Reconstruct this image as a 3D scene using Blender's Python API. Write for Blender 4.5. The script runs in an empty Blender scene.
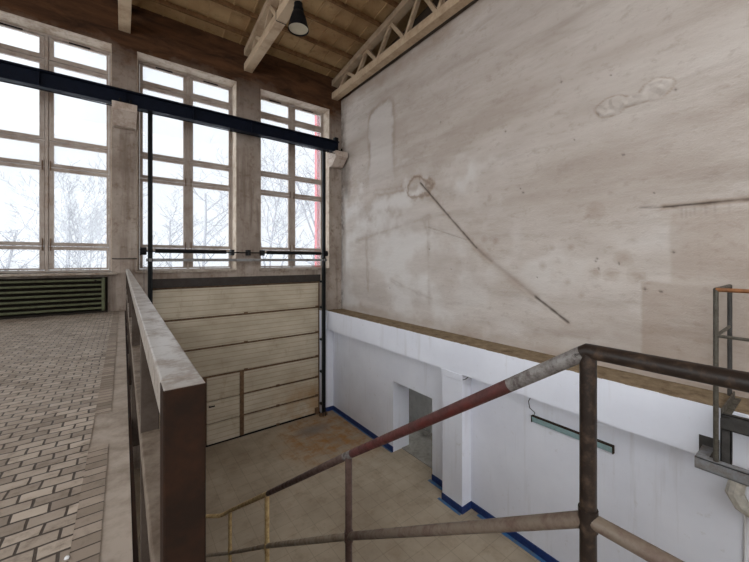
import bpy, math, random
import numpy as np
from mathutils import Vector, Matrix
R = math.radians
H = 4.8                      # eye level above the lower floor
col = bpy.context.scene.collection
ORG = {}

# ------------------------------------------------------------------ helpers
class MB:
    def __init__(s): s.v = []; s.f = []; s.m = []
    def add(s, vs, fs, mi=0):
        n = len(s.v); s.v += [tuple(p) for p in vs]
        s.f += [tuple(i + n for i in f) for f in fs]; s.m += [mi] * len(fs)
        return s
    def box(s, x0, x1, y0, y1, z0, z1, mi=0):
        vs = [(x0,y0,z0),(x1,y0,z0),(x1,y1,z0),(x0,y1,z0),(x0,y0,z1),(x1,y0,z1),(x1,y1,z1),(x0,y1,z1)]
        return s.add(vs, [(0,3,2,1),(4,5,6,7),(0,1,5,4),(1,2,6,5),(2,3,7,6),(3,0,4,7)], mi)
    def bar(s, a, b, w, h, up=(0,0,1), mi=0):
        a, b = Vector(a), Vector(b); d = (b - a).normalized()
        u = Vector(up); x = d.cross(u).normalized() * (w / 2); y = x.normalized().cross(d) * (h / 2)
        vs = [p + i * x + j * y for p in (a, b) for i, j in ((-1,-1),(1,-1),(1,1),(-1,1))]
        return s.add(vs, [(0,1,2,3),(7,6,5,4),(0,4,5,1),(1,5,6,2),(2,6,7,3),(3,7,4,0)], mi)
    def tube(s, pts, r, n=12, mi=0, caps=True):
        pts = [Vector(p) for p in pts]; k = len(pts)
        rs = r if isinstance(r, (list, tuple)) else [r] * k
        ref = None; rings = []
        for i, p in enumerate(pts):
            d = ((pts[i] - pts[i-1]).normalized() if i else Vector()) + ((pts[i+1] - pts[i]).normalized() if i < k - 1 else Vector())
            d.normalize()
            if ref is None:
                ref = d.cross(Vector((0,0,1)) if abs(d.z) < .9 else Vector((1,0,0))).normalized()
            x = (ref - d * ref.dot(d)).normalized(); ref = x; y = d.cross(x)
            rings.append([p + (x * math.cos(2*math.pi*j/n) + y * math.sin(2*math.pi*j/n)) * rs[i] for j in range(n)])
        vs = [q for ring in rings for q in ring]; fs = []
        for i in range(k - 1):
            for j in range(n):
                fs.append((i*n+j, i*n+(j+1)%n, (i+1)*n+(j+1)%n, (i+1)*n+j))
        if caps: fs += [tuple(range(n))[::-1], tuple(range((k-1)*n, k*n))]
        return s.add(vs, fs, mi)
    def lathe(s, c, prof, n=28, mi=0):
        vs = []; fs = []
        for r, z in prof:
            for j in range(n):
                a = 2*math.pi*j/n; vs.append((c[0]+r*math.cos(a), c[1]+r*math.sin(a), c[2]+z))
        for i in range(len(prof)-1):
            for j in range(n): fs.append((i*n+j, i*n+(j+1)%n, (i+1)*n+(j+1)%n, (i+1)*n+j))
        return s.add(vs, fs, mi)
    def build(s, name, mats, parent=None, smooth=False, bevel=0, origin=None):
        if not isinstance(mats, (list, tuple)): mats = [mats]
        if parent is not None: o0 = Vector(ORG[parent])
        elif origin is not None: o0 = Vector(origin)
        else:
            A = np.array(s.v); lo, hi = A.min(0), A.max(0); o0 = Vector(((lo[0]+hi[0])/2, (lo[1]+hi[1])/2, lo[2]))
        me = bpy.data.meshes.new(name)
        me.from_pydata([tuple(Vector(p) - o0) for p in s.v], [], s.f)
        for m in mats: me.materials.append(m)
        if len(mats) > 1: me.polygons.foreach_set('material_index', s.m)
        if smooth: me.polygons.foreach_set('use_smooth', [True] * len(s.f))
        me.update()
        o = bpy.data.objects.new(name, me); col.objects.link(o)
        if parent is not None: o.parent = parent
        else: o.location = o0
        ORG[o] = tuple(o0)
        if smooth:
            try: me.set_sharp_from_angle(angle=R(40))
            except Exception: pass
        if bevel:
            b = o.modifiers.new('edge', 'BEVEL'); b.width = bevel; b.segments = 2; b.limit_method = 'ANGLE'
        return o

def tag(o, label=None, cat=None, group=None, kind=None):
    if label: o['label'] = label
    if cat: o['category'] = cat
    if group: o['group'] = group
    if kind: o['kind'] = kind
    return o
def thing(name, loc, label, cat, group=None, kind=None):
    o = bpy.data.objects.new(name, None); col.objects.link(o); o.location = loc; o.empty_display_size = .1
    ORG[o] = tuple(loc)
    return tag(o, label, cat, group, kind)
def copy_tree(o, parent=None, shift=(0,0,0)):
    c = o.copy(); col.objects.link(c)
    ORG[c] = tuple(Vector(ORG[o]) + Vector(shift))
    if parent is not None: c.parent = parent
    else: c.location = Vector(o.location) + Vector(shift)
    for ch in [x for x in col.objects if x.parent == o]: copy_tree(ch, c, shift)
    return c

# ------------------------------------------------------------------ materials
def srgb(r, g, b):
    f = lambda c: (c/255/12.92 if c/255 <= .04045 else ((c/255+.055)/1.055)**2.4)
    return (f(r), f(g), f(b), 1)
class NT:
    def __init__(s, name):
        s.m = bpy.data.materials.new(name); s.m.use_nodes = True; s.t = s.m.node_tree; s.t.nodes.clear()
        s.out = s.n('ShaderNodeOutputMaterial'); s.b = s.n('ShaderNodeBsdfPrincipled')
        s.l(s.b.outputs[0], s.out.inputs[0]); s.geo = s.n('ShaderNodeNewGeometry')
    def n(s, t, **k):
        x = s.t.nodes.new(t)
        for a, v in k.items(): setattr(x, a, v)
        return x
    def l(s, a, b): s.t.links.new(a, b)
    def pos(s, scale=(1,1,1), rot=(0,0,0), loc=(0,0,0)):
        m = s.n('ShaderNodeMapping'); s.l(s.geo.outputs['Position'], m.inputs[0])
        m.inputs['Scale'].default_value = scale; m.inputs['Rotation'].default_value = rot; m.inputs['Location'].default_value = loc
        return m.outputs[0]
    def noise(s, scale, vec=None, detail=5, rough=.6, dist=0):
        x = s.n('ShaderNodeTexNoise'); x.inputs['Scale'].default_value = scale; x.inputs['Detail'].default_value = detail
        x.inputs['Roughness'].default_value = rough; x.inputs['Distortion'].default_value = dist
        s.l(vec if vec is not None else s.geo.outputs['Position'], x.inputs['Vector']); return x.outputs[0]
    def ramp(s, f, stops):
        x = s.n('ShaderNodeValToRGB'); e = x.color_ramp.elements
        while len(e) < len(stops): e.new(.5)
        for i, (p, c) in enumerate(stops):
            e[i].position = p; e[i].color = c if isinstance(c, tuple) else (c, c, c, 1)
        s.l(f, x.inputs[0]); return x.outputs[0]
    def mix(s, f, a, b, mode='MIX'):
        x = s.n('ShaderNodeMix', data_type='RGBA', blend_type=mode)
        for sock, v in ((x.inputs[0], f), (x.inputs[6], a), (x.inputs[7], b)):
            if hasattr(v, 'links') or hasattr(v, 'is_linked'): s.l(v, sock)
            else: sock.default_value = v
        return x.outputs[2]
    def math(s, op, a, b=0., clamp=False):
        x = s.n('ShaderNodeMath', operation=op, use_clamp=clamp)
        for sock, v in ((x.inputs[0], a), (x.inputs[1], b)):
            if hasattr(v, 'is_linked'): s.l(v, sock)
            else: sock.default_value = v
        return x.outputs[0]
    def sep(s, v=None):
        x = s.n('ShaderNodeSeparateXYZ'); s.l(v if v is not None else s.geo.outputs['Position'], x.inputs[0]); return x.outputs
    def done(s, colr, rough=.8, metal=0., bump=None, bs=.2, bd=.01, spec=.4):
        for sock, v in ((s.b.inputs['Base Color'], colr), (s.b.inputs['Roughness'], rough), (s.b.inputs['Metallic'], metal)):
            if hasattr(v, 'is_linked'): s.l(v, sock)
            else: sock.default_value = v
        s.b.inputs['Specular IOR Level'].default_value = spec
        if bump is not None:
            x = s.n('ShaderNodeBump'); x.inputs['Strength'].default_value = bs; x.inputs['Distance'].default_value = bd
            s.l(bump, x.inputs['Height']); s.l(x.outputs[0], s.b.inputs['Normal'])
        return s.m

def simple(name, c, rough=.7, var=.25, scale=6, metal=0., dark=None, spec=.2):
    t = NT(name); n = t.noise(scale)
    d = dark or tuple(x * (1 - var) for x in c[:3]) + (1,)
    c2 = t.mix(t.ramp(n, [(.35, 0.), (.65, 1.)]), d, c)
    return t.done(c2, rough, metal, bump=t.noise(scale * 12), bs=.15, bd=.004, spec=spec)

M = {}
def rusty(name, paint, rust, amt=.5, rough=.5, metal=.0, scale=9, spec=.5):
    t = NT(name); n = t.noise(scale, detail=8, rough=.7); n2 = t.noise(scale * 5, detail=4)
    f = t.ramp(t.math('ADD', n, t.math('MULTIPLY', n2, .3)), [(amt - .06, 0.), (amt + .22, .9)])
    c = t.mix(f, paint, rust); r = t.mix(f, (rough,)*3 + (1,), (.85, .85, .85, 1))
    return t.done(c, r, metal, bump=n2, bs=.2, bd=.003, spec=spec)
M['guard_top'] = rusty('worn_grey_steel', srgb(168, 160, 152), srgb(138, 126, 116), .66, .3, .55, 16, .5)
M['guard_side'] = rusty('grimy_beige_steel', srgb(110, 98, 86), srgb(74, 61, 50), .6, .5, 0, 7, .2)
M['guard_dark'] = rusty('dark_brown_rusted_steel', srgb(34, 24, 18), srgb(50, 32, 22), .62, .7, 0, 12, .08)
M['pipe_pale'] = rusty('pale_dusty_pipe_paint', srgb(160, 148, 130), srgb(124, 106, 88), .62, .5, 0, 14)
M['guard_post'] = rusty('dark_grey_brown_steel', srgb(66, 57, 50), srgb(48, 38, 31), .6, .6, 0, 8, .15)
M['pipe_dark'] = rusty('dark_brown_pipe_paint', srgb(36, 28, 23), srgb(82, 64, 50), .7, .4, 0, 20, .25)
M['pipe_grey'] = rusty('bare_grey_pipe', srgb(128, 124, 120), srgb(62, 46, 42), .62, .38, .2, 22)
M['pipe_red'] = rusty('dark_red_pipe_paint', srgb(78, 32, 28), srgb(62, 38, 34), .6, .42, 0, 14)
M['pipe_mauve'] = rusty('brown_mauve_pipe_paint', srgb(86, 66, 58), srgb(62, 44, 38), .6, .45, 0, 14)
M['pipe_yellow'] = rusty('mustard_pipe_paint', srgb(196, 170, 122), srgb(136, 106, 64), .62, .5, 0, 18)
M['pipe_beige'] = rusty('dusty_beige_pipe_paint', srgb(104, 91, 78), srgb(78, 54, 46), .64, .5, 0, 12)
M['black'] = simple('blackened_steel', srgb(24, 23, 25), .6, .4, spec=.12)
M['navy'] = simple('dark_navy_steel', srgb(16, 22, 36), .6, .3, spec=.1)
M['grey_steel'] = rusty('grey_track_steel', srgb(132, 132, 132), srgb(92, 80, 70), .64, .45, .1)
M['track'] = simple('dark_track_steel', srgb(34, 36, 37), .5, .4)
M['green'] = rusty('olive_green_radiator', srgb(72, 76, 46), srgb(58, 50, 34), .66, .55)
M['green_dark'] = simple('dark_radiator_backing', srgb(36, 30, 24), .9)  # dark brown for the radiator's back plate, foot and valve
M['frame'] = rusty('weathered_window_paint', srgb(170, 158, 148), srgb(138, 120, 106), .66, .6, 0, 3)
M['sill'] = rusty('stone_sill', srgb(160, 150, 138), srgb(112, 92, 74), .6, .7, 0, 8)
M['teal'] = rusty('dusty_teal_enamel', srgb(138, 166, 168), srgb(122, 140, 138), .6, .35)
M['teal_dark'] = simple('dark_lamp_top', srgb(52, 40, 30), .8)  # dark brown for the lamp's top tray and end caps
M['orange'] = rusty('rusty_orange_rail', srgb(134, 84, 42), srgb(96, 62, 38), .6, .6, 0, 14)
M['platform'] = rusty('grey_channel_steel', srgb(122, 123, 125), srgb(104, 92, 80), .62, .5, 0, 9)
M['platform_dark'] = simple('dark_platform_steel', srgb(70, 67, 64), .6, .4, 9)
M['platform_pipe'] = rusty('dark_green_grey_pipe', srgb(74, 70, 60), srgb(52, 42, 32), .6, .5, 0, 15)
M['bark'] = simple('haze_pale_bark', srgb(116, 117, 121), .9, .12, 3)  # bark colour paled to stand in for haze outside
M['snow'] = simple('snow', srgb(240, 243, 248), .9, .03, .3)
M['red'] = simple('bright_red_post', srgb(196, 40, 52), .5, .1)
M['lagging'] = simple('pale_pipe_lagging', srgb(204, 198, 186), .85, .4, 9)
M['enamel'] = simple('white_lamp_enamel', srgb(188, 176, 150), .4, .1)
M['white_pipe'] = simple('white_conduit', srgb(222, 222, 222), .5, .06)

def concrete_front():
    t = NT('grimy_front_plaster'); x, y, z = t.sep()
    n = t.noise(1.3, detail=7, rough=.65); n2 = t.noise(7, detail=6, rough=.7); st = t.noise(2.2, t.pos((3, 3, .22)), 6)
    c = t.mix(t.ramp(n, [(.3, 0.), (.7, 1.)]), srgb(132, 118, 107), srgb(172, 160, 149))
    c = t.mix(t.ramp(n2, [(.52, 0.), (.72, .8)]), c, srgb(112, 92, 76))
    c = t.mix(t.ramp(st, [(.5, 0.), (.68, .6)]), c, srgb(104, 88, 76))
    # brown rust-and-soot band on the wall head
    hi = t.math('MULTIPLY', t.math('SUBTRACT', t.math('ADD', z, t.math('MULTIPLY', n, 1.6)), H + 4.2 + .6), 1.1, True)
    c = t.mix(hi, c, t.mix(t.ramp(t.noise(2.0, t.pos((.5, 1, 2.4)), 7, .7, .6), [(.32, 0.), (.64, 1.)]), srgb(46, 30, 20), srgb(92, 62, 40)))
    return t.done(c, .9, bump=n2, bs=.35, bd=.02, spec=.2)
M['front'] = concrete_front()
def white_paint():
    t = NT('white_wall_paint'); n = t.noise(.9, detail=6); n2 = t.noise(9, detail=5)
    c = t.mix(t.ramp(n, [(.35, 0.), (.7, 1.)]), srgb(222, 224, 233), srgb(233, 235, 243))
    c = t.mix(t.ramp(n2, [(.64, 0.), (.74, .35)]), c, srgb(190, 186, 182))
    c = t.mix(t.ramp(t.noise(3, t.pos((2, 2, .15)), 5), [(.58, 0.), (.72, .25)]), c, srgb(176, 170, 164))
    return t.done(c, .7, bump=t.noise(30), bs=.12, bd=.005, spec=.3)
M['white'] = white_paint()
M['blue'] = rusty('blue_baseboard_paint', srgb(22, 50, 108), srgb(28, 44, 84), .62, .5)
M['blue_edge'] = rusty('blue_floor_stripe_paint', srgb(44, 98, 146), srgb(96, 100, 98), .62, .6)
def debris():
    t = NT('dusty_ledge_top'); n = t.noise(5, detail=8, rough=.75); n2 = t.noise(40, detail=4)
    c = t.mix(t.ramp(n, [(.3, 0.), (.7, 1.)]), srgb(92, 76, 58), srgb(146, 128, 104))
    c = t.mix(t.ramp(n2, [(.64, 0.), (.74, .6)]), c, srgb(66, 54, 44))
    return t.done(c, .95, bump=n2, bs=.5, bd=.02, spec=.1)
M['debris'] = debris()
def floor_tiles():
    t = NT('tan_floor_tiles'); b = t.n('ShaderNodeTexBrick'); b.offset = 0.
    t.l(t.pos(), b.inputs['Vector']); b.inputs['Scale'].default_value = 1
    b.inputs['Brick Width'].default_value = .31; b.inputs['Row Height'].default_value = .31; b.inputs['Mortar Size'].default_value = .006
    b.inputs['Color1'].default_value = (.93, .93, .93, 1); b.inputs['Color2'].default_value = (1, 1, 1, 1); b.inputs['Mortar'].default_value = (.78, .77, .75, 1)
    n = t.noise(.7, detail=8, rough=.6); n2 = t.noise(3.2, detail=8, rough=.7)
    c = t.mix(t.ramp(n, [(.34, 0.), (.66, 1.)]), srgb(142, 128, 109), srgb(170, 156, 136))
    c = t.mix(t.ramp(n2, [(.5, 0.), (.75, .7)]), c, srgb(124, 106, 84))
    x, y, z = t.sep()
    d = t.math('ADD', t.math('POWER', t.math('DIVIDE', t.math('SUBTRACT', x, 4.6), 1.5), 2), t.math('POWER', t.math('DIVIDE', t.math('SUBTRACT', y, 8.2), 1.5), 2))
    rust = t.math('MULTIPLY', t.math('SUBTRACT', 1.25, d, True), t.ramp(n2, [(.38, 0.), (.62, .9)]))
    c = t.mix(rust, c, srgb(150, 106, 54))
    d2 = t.math('ADD', t.math('POWER', t.math('DIVIDE', t.math('SUBTRACT', x, 4.3), .7), 2), t.math('POWER', t.math('DIVIDE', t.math('SUBTRACT', y, 8.7), .35), 2))
    c = t.mix(t.math('MULTIPLY', t.math('SUBTRACT', 1., d2, True), .8), c, srgb(118, 112, 106))
    c = t.mix(t.ramp(t.noise(26, detail=2), [(.7, 0.), (.76, .5)]), c, srgb(70, 58, 46))
    c = t.mix(1., c, b.outputs[0], 'MULTIPLY')
    return t.done(c, .75, bump=b.outputs[0], bs=.1, bd=.004, spec=.3)
M['floor'] = floor_tiles()
def pavers():
    t = NT('worn_clinker_pavers'); x, y, z = t.sep()
    wob = t.noise(3.0, detail=2); 
    vm = t.n('ShaderNodeVectorMath', operation='ADD'); w = t.n('ShaderNodeVectorMath', operation='SCALE'); w.inputs[3].default_value = .035
    wn = t.n('ShaderNodeTexNoise'); wn.inputs['Scale'].default_value = 4; t.l(t.geo.outputs['Position'], wn.inputs[0])
    t.l(wn.outputs['Color'], w.inputs[0]); t.l(t.geo.outputs['Position'], vm.inputs[0]); t.l(w.outputs[0], vm.inputs[1])
    def brick(bw, rh, off, rot):
        b = t.n('ShaderNodeTexBrick'); b.offset = off
        m = t.n('ShaderNodeMapping'); t.l(vm.outputs[0], m.inputs[0]); m.inputs['Rotation'].default_value = (0, 0, rot)
        t.l(m.outputs[0], b.inputs['Vector']); b.inputs['Scale'].default_value = 1; b.inputs['Bias'].default_value = 0
        b.inputs['Brick Width'].default_value = bw; b.inputs['Row Height'].default_value = rh; b.inputs['Mortar Size'].default_value = .006
        b.inputs['Mortar Smooth'].default_value = .25
        b.inputs['Color1'].default_value = srgb(116, 103, 90); b.inputs['Color2'].default_value = srgb(168, 154, 139); b.inputs['Mortar'].default_value = srgb(56, 46, 38)
        return b
    a = brick(.125, .078, .5, 0); 
    n = t.noise(1.1, detail=8, rough=.65); n2 = t.noise(14, detail=6, rough=.7)
    c = t.mix(t.ramp(n, [(.4, 0.), (.7, .75)]), a.outputs['Color'], srgb(158, 145, 131))
    c = t.mix(t.ramp(n2, [(.52, 0.), (.75, .75)]), c, srgb(98, 86, 75))
    c = t.mix(t.ramp(a.outputs['Fac'], [(.3, 0.), (.8, .85)]), c, srgb(60, 50, 42))
    hgt = t.math('SUBTRACT', t.math('MULTIPLY', n2, .35), a.outputs['Fac'])
    return t.done(c, t.ramp(n2, [(.3, .42), (.7, .8)]), bump=hgt, bs=.8, bd=.012, spec=.35)
M['pavers'] = pavers()
def soldier():
    t = NT('paver_border'); b = t.n('ShaderNodeTexBrick'); b.offset = 0
    t.l(t.pos(loc=(.0, 0, 0)), b.inputs['Vector']); b.inputs['Scale'].default_value = 1
    b.inputs['Brick Width'].default_value = 10.; b.inputs['Row Height'].default_value = .07; b.inputs['Mortar Size'].default_value = .004
    b.inputs['Color1'].default_value = srgb(116, 103, 90); b.inputs['Color2'].default_value = srgb(152, 138, 124); b.inputs['Mortar'].default_value = srgb(70, 60, 52)
    n2 = t.noise(14, detail=6, rough=.7)
    c = t.mix(t.ramp(n2, [(.5, 0.), (.75, .6)]), b.outputs[0], srgb(94, 82, 72))
    return t.done(c, .75, bump=t.math('SUBTRACT', t.math('MULTIPLY', n2, .3), b.outputs['Fac']), bs=.6, bd=.01, spec=.3)
M['soldier'] = soldier()
M['screed'] = rusty('cement_edge_screed', srgb(156, 144, 132), srgb(122, 110, 98), .6, .8, 0, 5, .2)
def panel_mat():
    t = NT('cream_gate_panel'); x, y, z = t.sep()
    n = t.noise(1.5, t.pos((.8, 1, 1.4)), 7, .6)
    c = t.mix(t.ramp(n, [(.35, 0.), (.65, 1.)]), srgb(170, 157, 136), srgb(190, 178, 158))
    w = t.n('ShaderNodeTexWave', wave_type='BANDS', bands_direction='Z', wave_profile='SAW')
    t.l(t.pos(), w.inputs[0]); w.inputs['Scale'].default_value = 2.42 ; w.inputs['Distortion'].default_value = 0
    line = t.ramp(w.outputs['Fac'], [(.0, .75), (.16, 0.)])
    c = t.mix(line, c, srgb(128, 110, 86))
    lo = t.math('MULTIPLY', t.math('SUBTRACT', 1.7, z, True), t.math('DIVIDE', t.math('SUBTRACT', x, 3.3, True), 1.4, True))
    c = t.mix(t.math('MULTIPLY', lo, t.ramp(t.noise(2.2, detail=7, rough=.65), [(.38, 0.), (.6, .8)])), c, srgb(156, 112, 56))
    c = t.mix(t.ramp(t.noise(4, t.pos((1, 1, .5)), 7, .7), [(.58, 0.), (.74, .5)]), c, srgb(134, 112, 84))
    return t.done(c, .6, bump=w.outputs['Fac'], bs=.15, bd=.01, spec=.35)
M['panel'] = panel_mat()
M['gate_trim'] = rusty('rust_brown_gate_trim', srgb(112, 86, 60), srgb(78, 54, 36), .58, .7)
M['lintel'] = rusty('sooty_lintel', srgb(54, 48, 44), srgb(42, 33, 26), .6, .8, 0, 5)
def ceil_mat():
    t = NT('stained_roof_board'); n = t.noise(.8, detail=7, rough=.6); n2 = t.noise(6, detail=6, rough=.7)
    c = t.mix(t.ramp(n, [(.35, 0.), (.68, 1.)]), srgb(146, 114, 78), srgb(180, 152, 112))
    c = t.mix(t.ramp(n2, [(.55, 0.), (.75, .5)]), c, srgb(92, 62, 38))
    return t.done(c, .85, bump=n2, bs=.2, bd=.01, spec=.2)
M['ceil'] = ceil_mat()
M['purlin'] = rusty('brown_purlin', srgb(130, 98, 66), srgb(90, 62, 40), .6, .8, 0, 5, .2)
M['truss'] = rusty('dusty_concrete_truss', srgb(182, 160, 134), srgb(142, 116, 90), .66, .85, 0, 2, .2)
def glass_mat():
    t = NT('haze_milky_glass'); t.t.nodes.remove(t.b)  # milky share of the panes stands in for haze outside
    tr = t.n('ShaderNodeBsdfTransparent'); tr.inputs[0].default_value = (.97, .98, .99, 1)
    tl = t.n('ShaderNodeBsdfTranslucent'); tl.inputs[0].default_value = (.95, .96, .98, 1)
    gl = t.n('ShaderNodeBsdfGlossy'); gl.inputs['Roughness'].default_value = .03
    d = t.math('ADD', t.math('MULTIPLY', t.noise(2.5, detail=5), .1), .07)
    m = t.n('ShaderNodeMixShader'); t.l(d, m.inputs[0]); t.l(tr.outputs[0], m.inputs[1]); t.l(tl.outputs[0], m.inputs[2])
    m2 = t.n('ShaderNodeMixShader'); m2.inputs[0].default_value = .03; t.l(m.outputs[0], m2.inputs[1]); t.l(gl.outputs[0], m2.inputs[2])
    t.l(m2.outputs[0], t.out.inputs[0]); return t.m
M['glass'] = glass_mat()
def upper_wall_mat():
    t = NT('stained_grey_plaster'); a = t.n('ShaderNodeAttribute', attribute_name='stain')
    sp = t.n('ShaderNodeSeparateColor'); t.l(a.outputs['Color'], sp.inputs[0])
    n = t.noise(1.0, t.pos((1, .35, 1.6)), 8, .62); n2 = t.noise(9, t.pos((1, .6, 1)), 7, .7); n3 = t.noise(45, detail=4)
    c = t.mix(t.ramp(n, [(.34, 0.), (.66, 1.)]), srgb(168, 156, 146), srgb(191, 182, 174))
    c = t.mix(t.ramp(n2, [(.54, 0.), (.72, .5)]), c, srgb(148, 134, 122))
    c = t.mix(t.ramp(t.noise(2.4, t.pos((1, .3, 2.0)), 8, .7), [(.52, 0.), (.72, .36)]), c, srgb(140, 126, 114))
    c = t.mix(sp.outputs[2], c, srgb(206, 202, 198))
    c = t.mix(sp.outputs[0], c, srgb(126, 96, 66))
    c = t.mix(sp.outputs[1], c, srgb(62, 52, 46))
    return t.done(c, .9, bump=t.math('ADD', n2, t.math('MULTIPLY', n3, .5)), bs=.55, bd=.02, spec=.2)
M['upper'] = upper_wall_mat()
M['shade'] = simple('shade_dark_plaster', srgb(88, 76, 66), .95, .3, 3)  # shade of the recess and stairwell put into a dark plaster colour
M['inner'] = simple('grey_passage_plaster', srgb(214, 212, 206), .95, .25, 3)

# ------------------------------------------------------------------ setting
def struct(mb, name, mats, **k): return tag(mb.build(name, mats, **k), kind='structure')
YF, YB, XL = 9.5, -11.0, -9.0
XU, XLW, XLG = 5.72, 5.42, 5.14          # upper plaster, lower white wall, ledge front
ZF = H - 1.13                            # upper floor level
LT, LB = H - 1.58, H - 2.17              # ledge top / bottom
CE = lambda y: H + 5.84 + .14 * (YF - y) # underside of the roof boards
RIDGE = -1.0

# lower floor, one slab through the doorway
struct(MB().box(-9.3, 9.0, YB, 10.1, -.3, 0), 'floor', M['floor'])
# upper floor: slab with paver bed, border course and cement edge
g = MB()
XE = .03
g.box(XL, -.165, -3.0, YF, ZF - .35, ZF - .004, 0)
g.box(-.165, XE, -3.0, YF, ZF - .35, ZF - .006, 1)
uf = g.build('upper_floor', [M['pavers'], M['screed']]); tag(uf, kind='structure')
bd = MB()
for y0, y1 in ((.0, 2.65), (3.2, 9.4)): bd.box(-.165, -.072, y0, y1, ZF - .006, ZF - .001)
bd.build('paver_border', M['soldier'], parent=uf)
pv = MB().box(XL + .01, -.165, -2.9, YF - .01, ZF - .004, ZF)
pv.build('paver_bed', M['pavers'], parent=uf)
struct(MB().box(XE, 1.3, -3.0, .42, ZF - .25, ZF), 'landing', M['screed'])
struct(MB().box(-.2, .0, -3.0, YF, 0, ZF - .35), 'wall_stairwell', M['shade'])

# front wall with three window openings and the gate opening
W = [(-2.4, -.2), (.26, 2.45), (3.09, 5.28)]
WT, WB = H + 4.8, H - .27
GX0, GX1, GZ = .5, 4.97, H - .67
f = MB(); Y1 = 10.1; top = 10.95
f.box(-9.3, 6.3, YF, Y1, WT, top)
xs = [-9.3, W[0][0], W[0][1], W[1][0], W[1][1], W[2][0], W[2][1], 6.3]
for i in (2, 4, 6): f.box(xs[i], xs[i+1], YF, Y1, WB, WT)
f.box(-4.0, W[0][0], YF, Y1, WB, WT); f.box(-9.3, -6.6, YF, Y1, WB, WT)      # the next window bay to the left, out of view, left open to add light
f.box(-9.3, .26, YF, Y1, LT, WB); f.box(.26, 5.28, YF, Y1, H - .45, WB); f.box(5.28, 6.3, YF, Y1, LT, WB)
f.box(.26, GX0, YF, Y1, LT, H - .45); f.box(GX1, 5.28, YF, Y1, LT, H - .45)
struct(f, 'wall_front', M['front'])
struct(MB().box(-9.3, GX0, YF, Y1, 0, LT), 'wall_front_gate_side', M['front'])
f2 = MB().box(GX1, 6.3, YF, Y1, 0, LT)
struct(f2, 'wall_front_lower', M['white'])
struct(MB().box(GX0, GX1, YF + .02, Y1, GZ, H - .45), 'trim_1', M['lintel'])     # dark gate lintel
# stained wall sill under each window over the gate
for i, (a, b) in enumerate(W[1:]):
    struct(MB().box(a - .03, b + .0, YF - .05, YF + .36, WB - .04, WB + .02), 'trim_%d' % (2 + i), M['sill'], bevel=.008)

rv = 0
M['reveal'] = rusty('pale_window_reveal', srgb(190, 176, 160), srgb(140, 120, 102), .64, .8, 0, 4, .2)
for a, b in W:
    rv += 1
    q = MB().box(a, b, YF + .004, 9.90, WT - .012, WT).box(a, a + .012, YF + .004, 9.90, WB + .02, WT - .012).box(b - .012, b, YF + .004, 9.90, WB + .02, WT - .012)
    struct(q, 'trim_%d' % (5 + rv), M['reveal'])
# right upper wall: real plaster relief on a fine grid
rng = np.random.RandomState(5); TAB = rng.rand(64, 64)
def vnoise(a, b):
    ia, ib = np.floor(a).astype(int), np.floor(b).astype(int); fa, fb = a - ia, b - ib
    fa = fa*fa*(3-2*fa); fb = fb*fb*(3-2*fb); T = lambda i, j: TAB[i % 64, j % 64]
    return (T(ia,ib)*(1-fa)+T(ia+1,ib)*fa)*(1-fb) + (T(ia,ib+1)*(1-fa)+T(ia+1,ib+1)*fa)*fb
def fbm(a, b, s, o=4):
    r = 0; am = .5
    for k in range(o): r = r + am * vnoise(a*s + 13.7*k, b*s + 7.1*k); am *= .5; s *= 2
    return r
ys = np.append(np.arange(-.6, YF - .01, .02), YF); zs = np.append(np.arange(LT, H + 5.19, .02), H + 5.2)
Yg, Zg = np.meshgrid(ys, zs, indexing='ij'); Zr = Zg - H
rel = (fbm(Yg, Zg, 1.2) - .47) * .022 + (fbm(Yg*.5, Zg, 5.) - .47) * .012
brown = np.zeros_like(Yg); grey = np.zeros_like(Yg); light = np.zeros_like(Yg)
nz = fbm(Yg, Zg, 3.0); nf = fbm(Yg, Zg, 11.0)
sm = lambda x: np.clip(x, 0, 1)**2 * (3 - 2*np.clip(x, 0, 1))
def seg(p, q):
    p, q = np.array(p), np.array(q); d = q - p; L2 = d @ d
    t = np.clip(((Yg-p[0])*d[0] + (Zr-p[1])*d[1]) / L2, 0, 1)
    return np.hypot(Yg - p[0] - t*d[0], Zr - p[1] - t*d[1]), t
def groove(p, q, w, dep, dark, br=0):
    global rel, grey, brown
    d, t = seg(p, q); d = d + (nf - .47) * .02
    k = sm(1 - d / w); rel = rel - k * dep; grey = np.maximum(grey, k * dark); brown = np.maximum(brown, sm(1 - d/(w*3)) * br * sm(nz*2))
# chased-out trace of an old stair rail running down to the near end
groove((5.86, 1.85), (4.25, .24), .035, .02, .8, .3)
groove((4.25, .24), (3.9, -.03), .05, .008, .25, .4); groove((3.9, -.03), (3.03, -.64), .06, .006, .12, .3)
groove((3.03, -.64), (2.5, -1.0), .035, .02, .85, .2)
groove((5.6, .77), (4.5, .42), .018, .006, .35)
groove((1.3, .70), (.45, .69), .022, .015, .9, .5); groove((1.55, .72), (1.2, .69), .02, .006, .5)
groove((.95, .69), (.95, -.25), .012, .004, .2)
for y in (1.0, 1.03, 1.08, .9, .82, .7, 1.12): groove((y, .69), (y + .005, .69 - rng.rand()*.14 - .04), .012, .0, .16)
# bricked-up panel
d1 = np.hypot(np.maximum(np.abs(Yg - 7.4) - .3, 0), np.maximum(np.abs(Zr - 3.1) - .95, 0)) - .24 + (nz - .47) * .18 + (nf - .47) * .08
light = np.maximum(light, sm((.06 - d1) / .1) * .35 * sm((Zr - 1.7) / .9)); edge = np.exp(-(d1/.07)**2) * sm((Zr - 1.9) / 1.6) * sm(nz * 1.6)
rel = rel + sm((.02 - d1)/.06) * .006; brown = np.maximum(brown, edge * .42); grey = np.maximum(grey, edge * .12)
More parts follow.
